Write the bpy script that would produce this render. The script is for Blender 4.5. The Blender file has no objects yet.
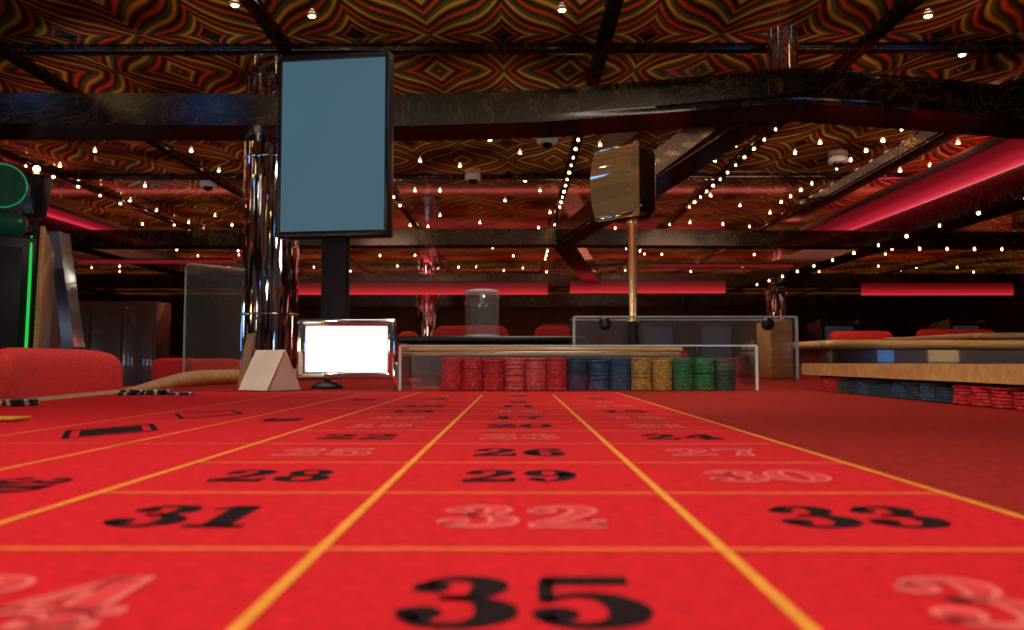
import bpy, bmesh, math, random
from mathutils import Vector, Euler, Matrix
random.seed(7)
SC = bpy.context.scene
COL = SC.collection
PI = math.pi
SC.view_settings.view_transform = 'Standard'
T = 0.80          # felt height
H = 0.06          # lens height above the felt
F = 820.0         # focal length in pixels

# ------------------------------------------------------------------ camera
cam_d = bpy.data.cameras.new('camera'); cam = bpy.data.objects.new('camera', cam_d); COL.objects.link(cam)
cam.location = (0, 0, T + H)
cam.rotation_euler = (math.radians(90 + 3.28), 0, math.radians(0.35))
cam_d.sensor_fit = 'HORIZONTAL'; cam_d.sensor_width = 36; cam_d.lens = F * 36 / 1024
cam_d.clip_start = 0.01; cam_d.clip_end = 100
cam_d.dof.use_dof = True; cam_d.dof.focus_distance = 1.5; cam_d.dof.aperture_fstop = 12
SC.camera = cam
CM = cam.rotation_euler.to_matrix()
def ray(px, py): return CM @ Vector(((px - 512) / F, (315 - py) / F, -1))
def at(px, py, Y):
    d = ray(px, py); k = Y / d.y
    return Vector((d.x * k, Y, T + H + d.z * k))
def atz(px, py, z):
    d = ray(px, py); k = (z - T - H) / d.z
    return Vector((d.x * k, d.y * k, z))

# ------------------------------------------------------------------ materials
def nt(name):
    m = bpy.data.materials.new(name); m.use_nodes = True
    t = m.node_tree; b = t.nodes['Principled BSDF']
    return m, t, b
def N(t, kind, **kw):
    n = t.nodes.new(kind)
    for k, v in kw.items(): setattr(n, k, v)
    return n
def pm(name, col, rough=.5, metal=0., var=.25, scale=30., emit=None, es=0., bump=0., bscale=200., spec=.5, coat=0.):
    m, t, b = nt(name)
    tc = N(t, 'ShaderNodeTexCoord'); no = N(t, 'ShaderNodeTexNoise'); no.inputs['Scale'].default_value = scale
    no.inputs['Detail'].default_value = 4
    t.links.new(tc.outputs['Object'], no.inputs['Vector'])
    r = N(t, 'ShaderNodeValToRGB')
    r.color_ramp.elements[0].position = .3; r.color_ramp.elements[1].position = .7
    r.color_ramp.elements[0].color = (*[c * (1 - var) for c in col], 1)
    r.color_ramp.elements[1].color = (*[min(1, c * (1 + var)) for c in col], 1)
    t.links.new(no.outputs['Fac'], r.inputs['Fac']); t.links.new(r.outputs['Color'], b.inputs['Base Color'])
    b.inputs['Roughness'].default_value = rough; b.inputs['Metallic'].default_value = metal
    b.inputs['Specular IOR Level'].default_value = spec; b.inputs['Coat Weight'].default_value = coat
    b.inputs['Coat Roughness'].default_value = .08
    if emit: b.inputs['Emission Color'].default_value = (*emit, 1); b.inputs['Emission Strength'].default_value = es
    if bump:
        n2 = N(t, 'ShaderNodeTexNoise'); n2.inputs['Scale'].default_value = bscale
        t.links.new(tc.outputs['Object'], n2.inputs['Vector'])
        bp = N(t, 'ShaderNodeBump'); bp.inputs['Strength'].default_value = bump; bp.inputs['Distance'].default_value = .002
        t.links.new(n2.outputs['Fac'], bp.inputs['Height']); t.links.new(bp.outputs['Normal'], b.inputs['Normal'])
    return m
def wood(name, c1, c2, scale=(6, 60, 60), rough=.3):
    m, t, b = nt(name)
    tc = N(t, 'ShaderNodeTexCoord'); mp = N(t, 'ShaderNodeMapping'); mp.inputs['Scale'].default_value = scale
    no = N(t, 'ShaderNodeTexNoise'); no.inputs['Scale'].default_value = 1; no.inputs['Detail'].default_value = 6; no.inputs['Distortion'].default_value = .6
    r = N(t, 'ShaderNodeValToRGB'); r.color_ramp.elements[0].position = .32; r.color_ramp.elements[1].position = .68
    r.color_ramp.elements[0].color = (*c1, 1); r.color_ramp.elements[1].color = (*c2, 1)
    t.links.new(tc.outputs['Object'], mp.inputs['Vector']); t.links.new(mp.outputs['Vector'], no.inputs['Vector'])
    t.links.new(no.outputs['Fac'], r.inputs['Fac']); t.links.new(r.outputs['Color'], b.inputs['Base Color'])
    b.inputs['Roughness'].default_value = rough; b.inputs['Coat Weight'].default_value = .4
    return m
def acrylic(name, tint=(.95, .97, .97), gl=.9, frost=0.):
    m, t, b = nt(name); t.nodes.remove(b)
    out = t.nodes['Material Output']
    tr = N(t, 'ShaderNodeBsdfTransparent'); tr.inputs['Color'].default_value = (*tint, 1)
    g = N(t, 'ShaderNodeBsdfGlossy'); g.inputs['Roughness'].default_value = .04; g.inputs['Color'].default_value = (gl, gl, gl, 1)
    lw_ = N(t, 'ShaderNodeLayerWeight'); lw_.inputs['Blend'].default_value = .5
    pw = N(t, 'ShaderNodeMath', operation='POWER'); pw.inputs[1].default_value = 4.5
    tc = N(t, 'ShaderNodeTexCoord'); no = N(t, 'ShaderNodeTexNoise'); no.inputs['Scale'].default_value = 25
    ad = N(t, 'ShaderNodeMath', operation='MULTIPLY_ADD'); ad.inputs[1].default_value = .07
    ml_ = N(t, 'ShaderNodeMath', operation='MULTIPLY'); ml_.inputs[1].default_value = .7
    t.links.new(lw_.outputs['Facing'], pw.inputs[0]); t.links.new(pw.outputs[0], ml_.inputs[0])
    t.links.new(tc.outputs['Object'], no.inputs['Vector']); t.links.new(no.outputs['Fac'], ad.inputs[0]); t.links.new(ml_.outputs[0], ad.inputs[2])
    mx = N(t, 'ShaderNodeMixShader')
    t.links.new(ad.outputs[0], mx.inputs['Fac']); t.links.new(tr.outputs[0], mx.inputs[1]); t.links.new(g.outputs[0], mx.inputs[2])
    last = mx
    if frost:
        df = N(t, 'ShaderNodeBsdfDiffuse'); df.inputs['Color'].default_value = (.85, .85, .82, 1)
        m2 = N(t, 'ShaderNodeMixShader'); m2.inputs['Fac'].default_value = frost
        t.links.new(mx.outputs[0], m2.inputs[1]); t.links.new(df.outputs[0], m2.inputs[2]); last = m2
    t.links.new(last.outputs[0], out.inputs['Surface'])
    return m
def glow(name, col, s, lo=.75, scale=1.2):
    m, t, b = nt(name)
    tc = N(t, 'ShaderNodeTexCoord'); no = N(t, 'ShaderNodeTexNoise'); no.inputs['Scale'].default_value = scale
    r = N(t, 'ShaderNodeValToRGB')
    r.color_ramp.elements[0].color = (*[c * lo for c in col], 1); r.color_ramp.elements[1].color = (*col, 1)
    t.links.new(tc.outputs['Object'], no.inputs['Vector']); t.links.new(no.outputs['Fac'], r.inputs['Fac'])
    t.links.new(r.outputs['Color'], b.inputs['Emission Color']); b.inputs['Emission Strength'].default_value = s
    b.inputs['Base Color'].default_value = (.02, .02, .02, 1)
    return m
def painted_glow(name, axis, stops, s=1.0):
    # emission ramp painted across the panel, imitating falloff from a cove tube
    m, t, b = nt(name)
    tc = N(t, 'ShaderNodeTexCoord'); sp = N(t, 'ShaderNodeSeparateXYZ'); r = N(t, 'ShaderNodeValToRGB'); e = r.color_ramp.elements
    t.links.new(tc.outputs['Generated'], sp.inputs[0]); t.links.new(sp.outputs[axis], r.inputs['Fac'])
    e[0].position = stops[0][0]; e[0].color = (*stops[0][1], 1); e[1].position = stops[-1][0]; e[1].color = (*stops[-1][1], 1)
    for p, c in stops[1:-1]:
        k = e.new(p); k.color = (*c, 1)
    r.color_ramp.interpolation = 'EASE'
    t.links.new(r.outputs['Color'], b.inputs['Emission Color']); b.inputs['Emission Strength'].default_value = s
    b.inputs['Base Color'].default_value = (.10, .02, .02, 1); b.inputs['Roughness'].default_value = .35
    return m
def marble():
    m, t, b = nt('black_marble')
    tc = N(t, 'ShaderNodeTexCoord'); no = N(t, 'ShaderNodeTexNoise'); no.inputs['Scale'].default_value = 3.2
    no.inputs['Detail'].default_value = 9; no.inputs['Roughness'].default_value = .68; no.inputs['Distortion'].default_value = 1.6
    r = N(t, 'ShaderNodeValToRGB'); e = r.color_ramp.elements
    e[0].position = .0; e[0].color = (.006, .005, .005, 1); e[1].position = 1; e[1].color = (.010, .008, .007, 1)
    for p, c in ((.40, (.008, .007, .006, 1)), (.42, (.04, .022, .010, 1)), (.44, (.008, .007, .006, 1)), (.51, (.009, .007, .006, 1)), (.535, (.15, .075, .022, 1)), (.56, (.010, .008, .007, 1)), (.63, (.009, .007, .007, 1)), (.65, (.06, .042, .024, 1)), (.67, (.009, .008, .008, 1))):
        x = e.new(p); x.color = c
    t.links.new(tc.outputs['Object'], no.inputs['Vector']); t.links.new(no.outputs['Fac'], r.inputs['Fac']); t.links.new(r.outputs['Color'], b.inputs['Base Color'])
    b.inputs['Roughness'].default_value = .15; b.inputs['Specular IOR Level'].default_value = .5
    return m
def ceiling_mat():
    m, t, b = nt('patterned_ceiling'); L = t.links.new
    tc = N(t, 'ShaderNodeTexCoord'); sp = N(t, 'ShaderNodeSeparateXYZ'); L(tc.outputs['Object'], sp.inputs[0])
    def M(op, a, bb=None, c=None):
        n = N(t, 'ShaderNodeMath', operation=op)
        for i, v in enumerate((a, bb, c)):
            if v is None: continue
            if isinstance(v, (int, float)): n.inputs[i].default_value = v
            else: L(v, n.inputs[i])
        return n.outputs[0]
    x, y = sp.outputs[0], sp.outputs[1]
    px_, py_ = .50, .70
    p = M('DIVIDE', M('PINGPONG', M('ADD', x, 40 * px_ + .1), px_), px_); q = M('DIVIDE', M('PINGPONG', M('ADD', y, 40 * py_ + .10), py_), py_)
    f = M('ADD', M('POWER', p, .84), M('POWER', q, .80))
    f = M('ADD', f, M('MULTIPLY', M('SINE', M('MULTIPLY', p, 6.2832)), .07))
    fr = M('FRACT', M('MULTIPLY', f, 2.4))
    r = N(t, 'ShaderNodeValToRGB'); e = r.color_ramp.elements
    e[0].position = 0; e[0].color = (.022, .010, .006, 1); e[1].position = 1; e[1].color = (.022, .010, .006, 1)
    for ps_, c in ((.08, (.030, .015, .006, 1)), (.17, (.25, .10, .014, 1)), (.24, (.37, .18, .026, 1)), (.31, (.20, .08, .013, 1)), (.39, (.045, .034, .011, 1)), (.45, (.065, .055, .014, 1)), (.52, (.030, .022, .009, 1)), (.61, (.025, .011, .006, 1)), (.70, (.23, .024, .009, 1)), (.77, (.31, .042, .012, 1)), (.84, (.18, .016, .007, 1)), (.93, (.026, .011, .006, 1))):
        k = e.new(ps_); k.color = c
    L(fr, r.inputs['Fac'])
    core = M('LESS_THAN', f, .30)
    mx = N(t, 'ShaderNodeMix', data_type='RGBA'); L(core, mx.inputs[0]); L(r.outputs['Color'], mx.inputs[6]); mx.inputs[7].default_value = (.008, .009, .009, 1)
    no = N(t, 'ShaderNodeTexNoise'); no.inputs['Scale'].default_value = .45; L(tc.outputs['Object'], no.inputs['Vector'])
    r2 = N(t, 'ShaderNodeValToRGB'); r2.color_ramp.elements[0].position = .35; r2.color_ramp.elements[1].position = .65
    r2.color_ramp.elements[0].color = (.95, .50, .42, 1); r2.color_ramp.elements[1].color = (.92, .95, .68, 1); L(no.outputs['Fac'], r2.inputs['Fac'])
    m2 = N(t, 'ShaderNodeMix', data_type='RGBA', blend_type='MULTIPLY'); m2.inputs[0].default_value = 1
    L(mx.outputs[2], m2.inputs[6]); L(r2.outputs['Color'], m2.inputs[7]); L(m2.outputs[2], b.inputs['Base Color'])
    # uneven emission painted into the pattern, standing in for lamplight on the panels
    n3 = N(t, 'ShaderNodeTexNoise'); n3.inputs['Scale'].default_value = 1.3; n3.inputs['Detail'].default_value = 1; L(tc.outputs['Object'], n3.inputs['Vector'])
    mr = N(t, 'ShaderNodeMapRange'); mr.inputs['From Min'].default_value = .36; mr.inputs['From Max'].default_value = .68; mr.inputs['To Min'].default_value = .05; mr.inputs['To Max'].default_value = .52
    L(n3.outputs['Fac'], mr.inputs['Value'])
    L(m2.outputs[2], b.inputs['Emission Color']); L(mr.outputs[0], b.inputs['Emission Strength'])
    b.inputs['Roughness'].default_value = .10
    return m
def chrome_pillar():
    m, t, b = nt('fluted_chrome'); L = t.links.new
    tc = N(t, 'ShaderNodeTexCoord'); mp = N(t, 'ShaderNodeMapping'); mp.inputs['Scale'].default_value = (66, 66, 3.6)
    vo = N(t, 'ShaderNodeTexVoronoi'); vo.inputs['Scale'].default_value = 1
    L(tc.outputs['Object'], mp.inputs['Vector']); L(mp.outputs['Vector'], vo.inputs['Vector'])
    ge = N(t, 'ShaderNodeNewGeometry')
    s1 = N(t, 'ShaderNodeVectorMath', operation='SUBTRACT'); L(vo.outputs['Color'], s1.inputs[0]); s1.inputs[1].default_value = (.5, .5, .5)
    s2 = N(t, 'ShaderNodeVectorMath', operation='MULTIPLY'); L(s1.outputs[0], s2.inputs[0]); s2.inputs[1].default_value = (1.2, 1.2, .30)
    s3 = N(t, 'ShaderNodeVectorMath', operation='ADD'); L(s2.outputs[0], s3.inputs[0]); L(ge.outputs['Normal'], s3.inputs[1])
    s4 = N(t, 'ShaderNodeVectorMath', operation='NORMALIZE'); L(s3.outputs[0], s4.inputs[0]); L(s4.outputs[0], b.inputs['Normal'])
    b.inputs['Metallic'].default_value = 1; b.inputs['Roughness'].default_value = .05; b.inputs['Base Color'].default_value = (.80, .80, .84, 1)
    return m
M_ = {}
M_['felt'] = pm('red_felt', (.68, .016, .022), .9, var=.16, scale=160, bump=.5, bscale=1100, spec=.08)
M_['felt_fill'] = pm('faded_red_print', (.69, .050, .052), .9, var=.10, scale=60, spec=.08)
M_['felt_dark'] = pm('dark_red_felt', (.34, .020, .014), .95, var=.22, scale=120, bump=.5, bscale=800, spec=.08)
M_['line'] = pm('yellow_print', (.80, .31, .035), .85, var=.12, scale=120, spec=.1)
M_['cross'] = pm('orange_print', (.80, .17, .03), .85, var=.12, scale=120, spec=.1)
M_['black_print'] = pm('black_print', (.012, .005, .006), .85, var=.3, scale=150, spec=.1)
M_['pink_print'] = pm('pale_red_print', (.78, .150, .120), .85, var=.12, scale=150, spec=.1)
M_['wood'] = wood('honey_wood', (.50, .25, .07), (.72, .42, .15))
M_['dark_wood'] = wood('dark_wood', (.035, .014, .007), (.09, .035, .015), (3, 3, 30), .3)
M_['door_wood'] = wood('brown_door_wood', (.025, .010, .005), (.06, .022, .009), (3, 3, 30), .35)
M_['black'] = pm('black_plastic', (.012, .012, .014), .3, var=.2)
M_['gloss_brown'] = pm('glossy_dark_brown', (.025, .011, .006), .10, var=.3, coat=1)
M_['matte'] = pm('black_matte', (.008, .008, .009), .6, var=.2)
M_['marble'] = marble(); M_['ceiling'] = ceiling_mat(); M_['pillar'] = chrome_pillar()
M_['chrome'] = pm('chrome', (.85, .85, .85), .10, 1, var=.05)
M_['brass'] = pm('brass', (1, .72, .32), .25, 1, var=.05, emit=(1, .55, .16), es=.05)  # slight emission added so the metal looks brighter lit
M_['mirror_gold'] = pm('gold_mirror', (1, .84, .58), .03, 1, var=.10, scale=9, emit=(.95, .52, .20), es=.08)  # faint gold emission painted in as reflected light
M_['acrylic'] = acrylic('acrylic'); M_['frost'] = acrylic('hazy_acrylic', frost=.06)
M_['edge'] = pm('acrylic_edge', (.42, .46, .44), .15, var=.1, emit=(.5, .55, .5), es=.07)  # small emission painted in as the edge highlight
M_['white'] = glow('white_screen', (1, 1, 1), 1.25)
M_['teal'] = glow('teal_screen', (.052, .125, .172), 1.0)
M_['redfab'] = pm('red_upholstery', (.66, .024, .022), .75, var=.25, scale=160, bump=.3, bscale=300)
M_['card'] = pm('cream_card', (.90, .80, .64), .6, var=.06, scale=20)
M_['tan'] = pm('tan_board', (.50, .34, .18), .5, var=.1)
M_['carpet'] = pm('dark_carpet', (.08, .010, .008), .95, var=.5, scale=6, bump=.4)
M_['wall'] = pm('dark_wall', (.08, .028, .016), .5, var=.3, scale=3)
M_['bulb'] = glow('warm_lamp', (1, .68, .38), 30)
M_['bulb2'] = glow('small_warm_lamp', (1, .54, .22), 18)
M_['soffit_l'] = painted_glow('left_soffit', 0, ((0, (1, .14, .18)), (.12, (.72, .030, .065)), (.5, (.22, .006, .013)), (1, (.05, .002, .003))))
M_['soffit_r'] = painted_glow('right_soffit', 0, ((0, (.05, .002, .003)), (.40, (.15, .004, .008)), (.75, (.40, .013, .028)), (.93, (.72, .04, .065)), (1, (1, .20, .22))))
M_['farglow'] = painted_glow('far_cove_panel', 2, ((0, (.62, .028, .034)), (.3, (.34, .008, .013)), (.65, (.12, .003, .005)), (1, (.03, .001, .002))))
M_['pink'] = glow('red_cove', (.36, .008, .016), .45)
M_['green'] = glow('green_led', (.02, .9, .12), .75)
M_['greenrim'] = glow('green_rim', (.05, .8, .35), .25)
M_['greendisc'] = pm('green_panel', (.005, .045, .026), .3, var=.3, emit=(.01, .25, .12), es=.045)
M_['slotscreen'] = pm('slot_screen', (.004, .004, .007), .45, var=.3)
M_['farscreen'] = glow('far_slot_screen', (.10, .13, .22), .16, .2, 4)
M_['reflect_blue'] = glow('blue_reflection_source', (.12, .38, 1), 15)  # screens of the unseen machines added for reflections
M_['reflect_gold'] = glow('gold_reflection_source', (1, .62, .25), 15)
M_['reflect_white'] = glow('white_reflection_source', (1, .95, .9), 12)
M_['domew'] = pm('white_plastic', (.75, .66, .60), .4, var=.1, emit=(.6, .5, .45), es=.10)  # small emission painted in for room light on the housing
M_['yellow'] = pm('yellow_plastic', (.8, .42, .02), .4, var=.1)
CHIP = {'red': (.54, .019, .028), 'rose': (.64, .080, .090), 'blue': (.020, .075, .15), 'navy': (.012, .040, .085), 'tan': (.44, .25, .05), 'green': (.018, .17, .05), 'dark': (.020, .065, .05), 'black': (.012, .012, .012)}
for k, c in CHIP.items(): M_['chip_' + k] = pm('chip_' + k, c, .5, var=.35, scale=90)
M_['chip_spot'] = pm('chip_spot', (.75, .70, .62), .5, var=.1)

# ------------------------------------------------------------------ mesh helpers
class MB:
    def __init__(s): s.bm = bmesh.new()
    def box(s, c, d, rot=None, bevel=0., seg=2):
        r = bmesh.ops.create_cube(s.bm, size=1)['verts']
        for v in r: v.co = Vector((v.co.x * d[0], v.co.y * d[1], v.co.z * d[2]))
        if bevel:
            es = list({e for v in r for e in v.link_edges})
            q = bmesh.ops.bevel(s.bm, geom=es, offset=bevel, segments=seg, affect='EDGES', profile=.5)
            r = list(set([v for v in r if v.is_valid] + q['verts'] + [v for f in q['faces'] for v in f.verts]))
        mt = (rot.to_matrix() if rot else Matrix.Identity(3))
        for v in r: v.co = mt @ v.co + Vector(c)
        return s
    def loft(s, rings, closed=False):
        R = [[s.bm.verts.new(p) for p in r] for r in rings]; n = len(R[0]); m = len(R)
        for i in range(m if closed else m - 1):
            A, B = R[i], R[(i + 1) % m]
            for k in range(n): s.bm.faces.new((A[k], A[(k + 1) % n], B[(k + 1) % n], B[k]))
        if not closed: s.bm.faces.new(R[0][::-1]); s.bm.faces.new(R[-1])
        return s
    def path(s, pts, r, n=10, closed=False, flat=1.0):
        pts = [Vector(p) for p in pts]; rings = []; m = len(pts)
        for i, p in enumerate(pts):
            a = pts[(i - 1) % m] if (closed or i > 0) else p; b = pts[(i + 1) % m] if (closed or i < m - 1) else p
            d = (b - a).normalized(); up = Vector((0, 0, 1)) if abs(d.z) < .95 else Vector((1, 0, 0))
            e1 = d.cross(up).normalized(); e2 = e1.cross(d).normalized()
            rr = r[i] if isinstance(r, (list, tuple)) else r
            rings.append([p + e1 * math.cos(2 * PI * k / n) * rr + e2 * math.sin(2 * PI * k / n) * rr * flat for k in range(n)])
        return s.loft(rings, closed)
    def lathe(s, prof, n=32, c=(0, 0, 0), close=True):
        rings = []
        for r, z in prof:
            rings.append([s.bm.verts.new((c[0] + r * math.cos(2 * PI * k / n), c[1] + r * math.sin(2 * PI * k / n), c[2] + z)) for k in range(n)])
        for A, B in zip(rings, rings[1:]):
            for k in range(n): s.bm.faces.new((A[k], A[(k + 1) % n], B[(k + 1) % n], B[k]))
        if close: s.bm.faces.new(rings[0][::-1]); s.bm.faces.new(rings[-1])
        return s
    def prism(s, poly, z0, z1):
        a = [s.bm.verts.new((p[0], p[1], z0)) for p in poly]; b = [s.bm.verts.new((p[0], p[1], z1)) for p in poly]
        n = len(poly)
        s.bm.faces.new(a[::-1]); s.bm.faces.new(b)
        for i in range(n): s.bm.faces.new((a[i], a[(i + 1) % n], b[(i + 1) % n], b[i]))
        return s
    def face(s, pts): s.bm.faces.new([s.bm.verts.new(p) for p in pts]); return s
    def sphere(s, c, r, sc=(1, 1, 1), u=16, v=10):
        q = bmesh.ops.create_uvsphere(s.bm, u_segments=u, v_segments=v, radius=r)['verts']
        for w in q: w.co = Vector((w.co.x * sc[0], w.co.y * sc[1], w.co.z * sc[2])) + Vector(c)
        return s
    def build(s, name, mat, parent=None, smooth=40, mats=None, fix=True):
        if fix: bmesh.ops.recalc_face_normals(s.bm, faces=s.bm.faces[:])
        me = bpy.data.meshes.new(name); s.bm.to_mesh(me); s.bm.free()
        for mm in (mats or [mat]): me.materials.append(mm)
        if smooth:
            for p in me.polygons: p.use_smooth = True
            me.set_sharp_from_angle(angle=math.radians(smooth))
        o = bpy.data.objects.new(name, me); COL.objects.link(o)
        if parent: o.parent = parent
        return o
def tag(o, label, cat, group=None, kind=None):
    o['label'] = label; o['category'] = cat
    if group: o['group'] = group
    if kind: o['kind'] = kind
    return o
def thing(name, label, cat, loc=(0, 0, 0), rz=0, group=None):
    o = bpy.data.objects.new(name, None); COL.objects.link(o); o.empty_display_size = .05
    o.location = loc; o.rotation_euler = (0, 0, rz)
    return tag(o, label, cat, group)
def struct(o): o['kind'] = 'structure'; return o
def dup(root, loc, rz, label, group=None):
    r = root.copy(); COL.objects.link(r); r.location = loc; r.rotation_euler = (0, 0, rz); r['label'] = label
    if group: r['group'] = group
    for ch in list(root.children):
        c = ch.copy(); COL.objects.link(c); c.parent = r
        for g in list(ch.children):
            d = g.copy(); COL.objects.link(d); d.parent = c
    return r
ORD = ['', 'first', 'second', 'third', 'fourth', 'fifth', 'sixth', 'seventh', 'eighth', 'ninth', 'tenth', 'eleventh', 'twelfth', 'thirteenth', 'fourteenth', 'fifteenth', 'sixteenth', 'seventeenth', 'eighteenth', 'nineteenth', 'twentieth']

# ------------------------------------------------------------------ room
CZ = 3.1
struct(MB().box((0, 12, -.05), (26, 32, .1)).build('floor', M_['carpet'], smooth=0))
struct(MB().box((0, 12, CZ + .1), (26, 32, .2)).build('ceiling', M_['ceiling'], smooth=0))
struct(MB().box((0, 28.05, CZ / 2), (26, .1, CZ)).build('wall_back', M_['wall'], smooth=0))
struct(MB().box((-13.05, 12, CZ / 2), (.1, 32, CZ)).build('wall_left', M_['wall'], smooth=0))
struct(MB().box((13.05, 12, CZ / 2), (.1, 32, CZ)).build('wall_right', M_['wall'], smooth=0))
tn = [0]
def trim(mb, mat):
    tn[0] += 1
    return struct(mb.build('trim_%d' % tn[0], mat, smooth=30))
def beam_poly(pts, w, z0, z1, bev=0.):
    pts = [Vector((*p, 0)) for p in pts]; L, R = [], []
    for i, p in enumerate(pts):
        d = ((pts[min(i + 1, len(pts) - 1)] - pts[max(i - 1, 0)])).normalized(); n = Vector((-d.y, d.x, 0))
        L.append(p + n * w / 2); R.append(p - n * w / 2)
    m = MB().prism([(q.x, q.y) for q in L + R[::-1]], z0, z1)
    if bev:
        m.bm.edges.ensure_lookup_table()
        es = [e for e in m.bm.edges if abs(e.verts[0].co.z - e.verts[1].co.z) < 1e-5 and len(e.link_faces) == 2]
        bmesh.ops.bevel(m.bm, geom=es, offset=bev, segments=3, affect='EDGES')
    return m
BZ0, BZ1 = 2.55, 2.78
trim(beam_poly([(-12.9, 5.8), (-3, 5.95), (-.85, 6.0), (.2, 5.9), (1.0, 5.70), (1.85, 5.42), (2.8, 5.68), (3.9, 6.02), (6, 6.25), (12.9, 6.4)], .42, BZ0, BZ1, .05), M_['marble'])
trim(beam_poly([(-12.9, 12.1), (-3, 12.0), (.4, 11.9), (4, 12.1), (12.9, 12.4)], .36, BZ0, BZ1, .04), M_['marble'])
trim(beam_poly([(-12.9, 18), (12.9, 18)], .4, BZ0 - .05, BZ1), M_['marble'])
trim(beam_poly([(-12.9, 23.5), (12.9, 23.5)], .4, BZ0 - .12, BZ1), M_['marble'])
trim(beam_poly([(1.70, 5.68), (1.30, 8.2), (.72, 11.7)], .32, BZ0 - .004, BZ1 + .03, .05), M_['marble'])
trim(beam_poly([(.72, 12.1), (1.7, 18)], .34, BZ0, BZ1), M_['marble'])
trim(beam_poly([(5.17, 6.4), (5.12, 12.2), (5.1, 18)], .46, BZ0 - .08, BZ1, .04), M_['marble'])
trim(beam_poly([(3.85, 6.2), (3.95, 12.0)], .22, BZ1 + .10, CZ - .075, .02), M_['marble'])
trim(beam_poly([(-6.45, 6.2), (-6.35, 12), (-6.3, 18)], .35, BZ0 - .05, BZ1), M_['marble'])
RX = [-8.2, -5.45, -3.65, -1.63, .6, 2.42, 4.05, 6.7, 9.2]
for x in RX: trim(MB().box((x, 14.5, CZ - .03), (.10, 26.9, .06), bevel=.01), M_['marble'])
for y in (5.68, 9.7, 15, 20.8, 25.5): trim(MB().box((0, y, CZ - .03), (25.9, .10, .055), bevel=.01), M_['marble'])

# red cove soffits and far cove panels, glow falloff painted in
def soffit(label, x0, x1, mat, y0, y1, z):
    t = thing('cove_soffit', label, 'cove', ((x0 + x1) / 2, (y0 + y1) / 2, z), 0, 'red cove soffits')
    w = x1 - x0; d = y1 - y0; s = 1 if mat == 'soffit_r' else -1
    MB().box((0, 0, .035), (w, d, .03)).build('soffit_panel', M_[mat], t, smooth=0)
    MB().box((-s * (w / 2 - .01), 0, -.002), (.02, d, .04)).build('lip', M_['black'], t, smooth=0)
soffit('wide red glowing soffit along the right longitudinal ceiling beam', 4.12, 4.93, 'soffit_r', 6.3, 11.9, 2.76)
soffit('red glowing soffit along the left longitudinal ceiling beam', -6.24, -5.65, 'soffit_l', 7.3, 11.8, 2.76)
def cove(label, c, d, mat='pink', group='far red cove panels'):
    t = thing('cove_light', label, 'cove light', c, 0, group)
    MB().box((0, .03, d[2] * .5 + .012), (d[0], d[1] + .06, .024)).build('housing', M_['black'], t, smooth=0)
    MB().box((0, 0, 0), (d[0] * .998, d[1] * .98, d[2])).build('diffuser', M_[mat], t, smooth=0)
    return t
for px0, px1, py, Y, lab in ((296, 548, 288.5, 17.6, 'long thin red cove glow across the far middle behind the clear jar'), (570, 725, 287, 17.6, 'thin red cove glow in the far middle behind the brass pole'),
                             (862, 1012, 289, 17.5, 'red cove glow far behind the right game tables'),
                             (650, 800, 266, 14.5, 'dim red bar high in the right middle bay'), (80, 235, 262, 11.5, 'dim red bar far left under the second beam')):
    a, b = at(px0, py, Y), at(px1, py, Y)
    cove(lab, ((a.x + b.x) / 2, Y, a.z), (b.x - a.x, .12, .26 if Y > 17 else .04), 'farglow' if Y > 17 else 'pink')

# ------------------------------------------------------------------ ceiling lamps
near = [(235, 3, 'screen top left edge'), (312, 14, 'tall teal screen'), (562, 8, 'middle of the near bay'), (928, 14, 'right of the near bay'), (378, 50, 'right upper corner of the tall screen'), (507, 47, 'centre of the first marble beam'), (962, 53, 'right end of the first marble beam')]
def downlight(p, r, label, group):
    t = thing('ceiling_downlight', label, 'downlight', p, 0, group)
    MB().lathe([(r * 1.0, 0), (r * 1.45, 0), (r * 1.35, -.012), (r * 1.0, -.016)], 20, close=False).build('trim_ring', M_['brass'], t)
    MB().sphere((0, 0, -.010), r, (1, 1, .6)).build('lens', M_['bulb'], t)
    return t
dl = None
for px, py, lab in near:
    p = atz(px, py, CZ - .003)
    l = 'warm ceiling downlight in the near bay above the ' + lab
    if dl is None: dl = downlight(p, .024, l, 'near bay downlights')
    else: dup(dl, p, 0, l)
for i, (x, y) in enumerate(((-2.4, 3.2), (0, 3.4), (2.4, 3.2), (-4.6, 3.4), (4.6, 3.4))):  # unseen downlights added for the chrome pillar to reflect
    dup(dl, (x, y, CZ - .003), 0, 'added unseen ceiling downlight over the betting felt, %s from left' % ORD[[2, 3, 4, 1, 5][i]], 'added downlights over the felt')
mid = [(490, 139), (178, 150), (820, 142), (958, 142), (795, 152), (145, 185), (207, 170), (147, 210), (120, 200), (320, 160), (415, 190), (440, 190), (540, 190), (505, 200), (600, 144), (735, 145), (755, 175), (700, 195), (715, 160), (870, 175), (900, 170), (930, 165), (845, 190), (905, 190), (60, 165), (95, 150), (460, 165), (520, 152), (668, 144), (1005, 152), (980, 165), (420, 160), (440, 215), (480, 222), (550, 212), (740, 205), (770, 212), (690, 222), (180, 222), (215, 215), (75, 215), (410, 225), (525, 180)]
mid = sorted([q for q in mid if q[1] < 230], key=lambda q: (round(q[1] / 22), q[0]))
rows = {}
for q in mid: rows.setdefault(round(q[1] / 22), []).append(q)
RN = {k: n for k, n in zip(sorted(rows), ('nearest', 'second', 'third', 'fourth', 'fifth', 'farthest'))}
ml = None
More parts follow.
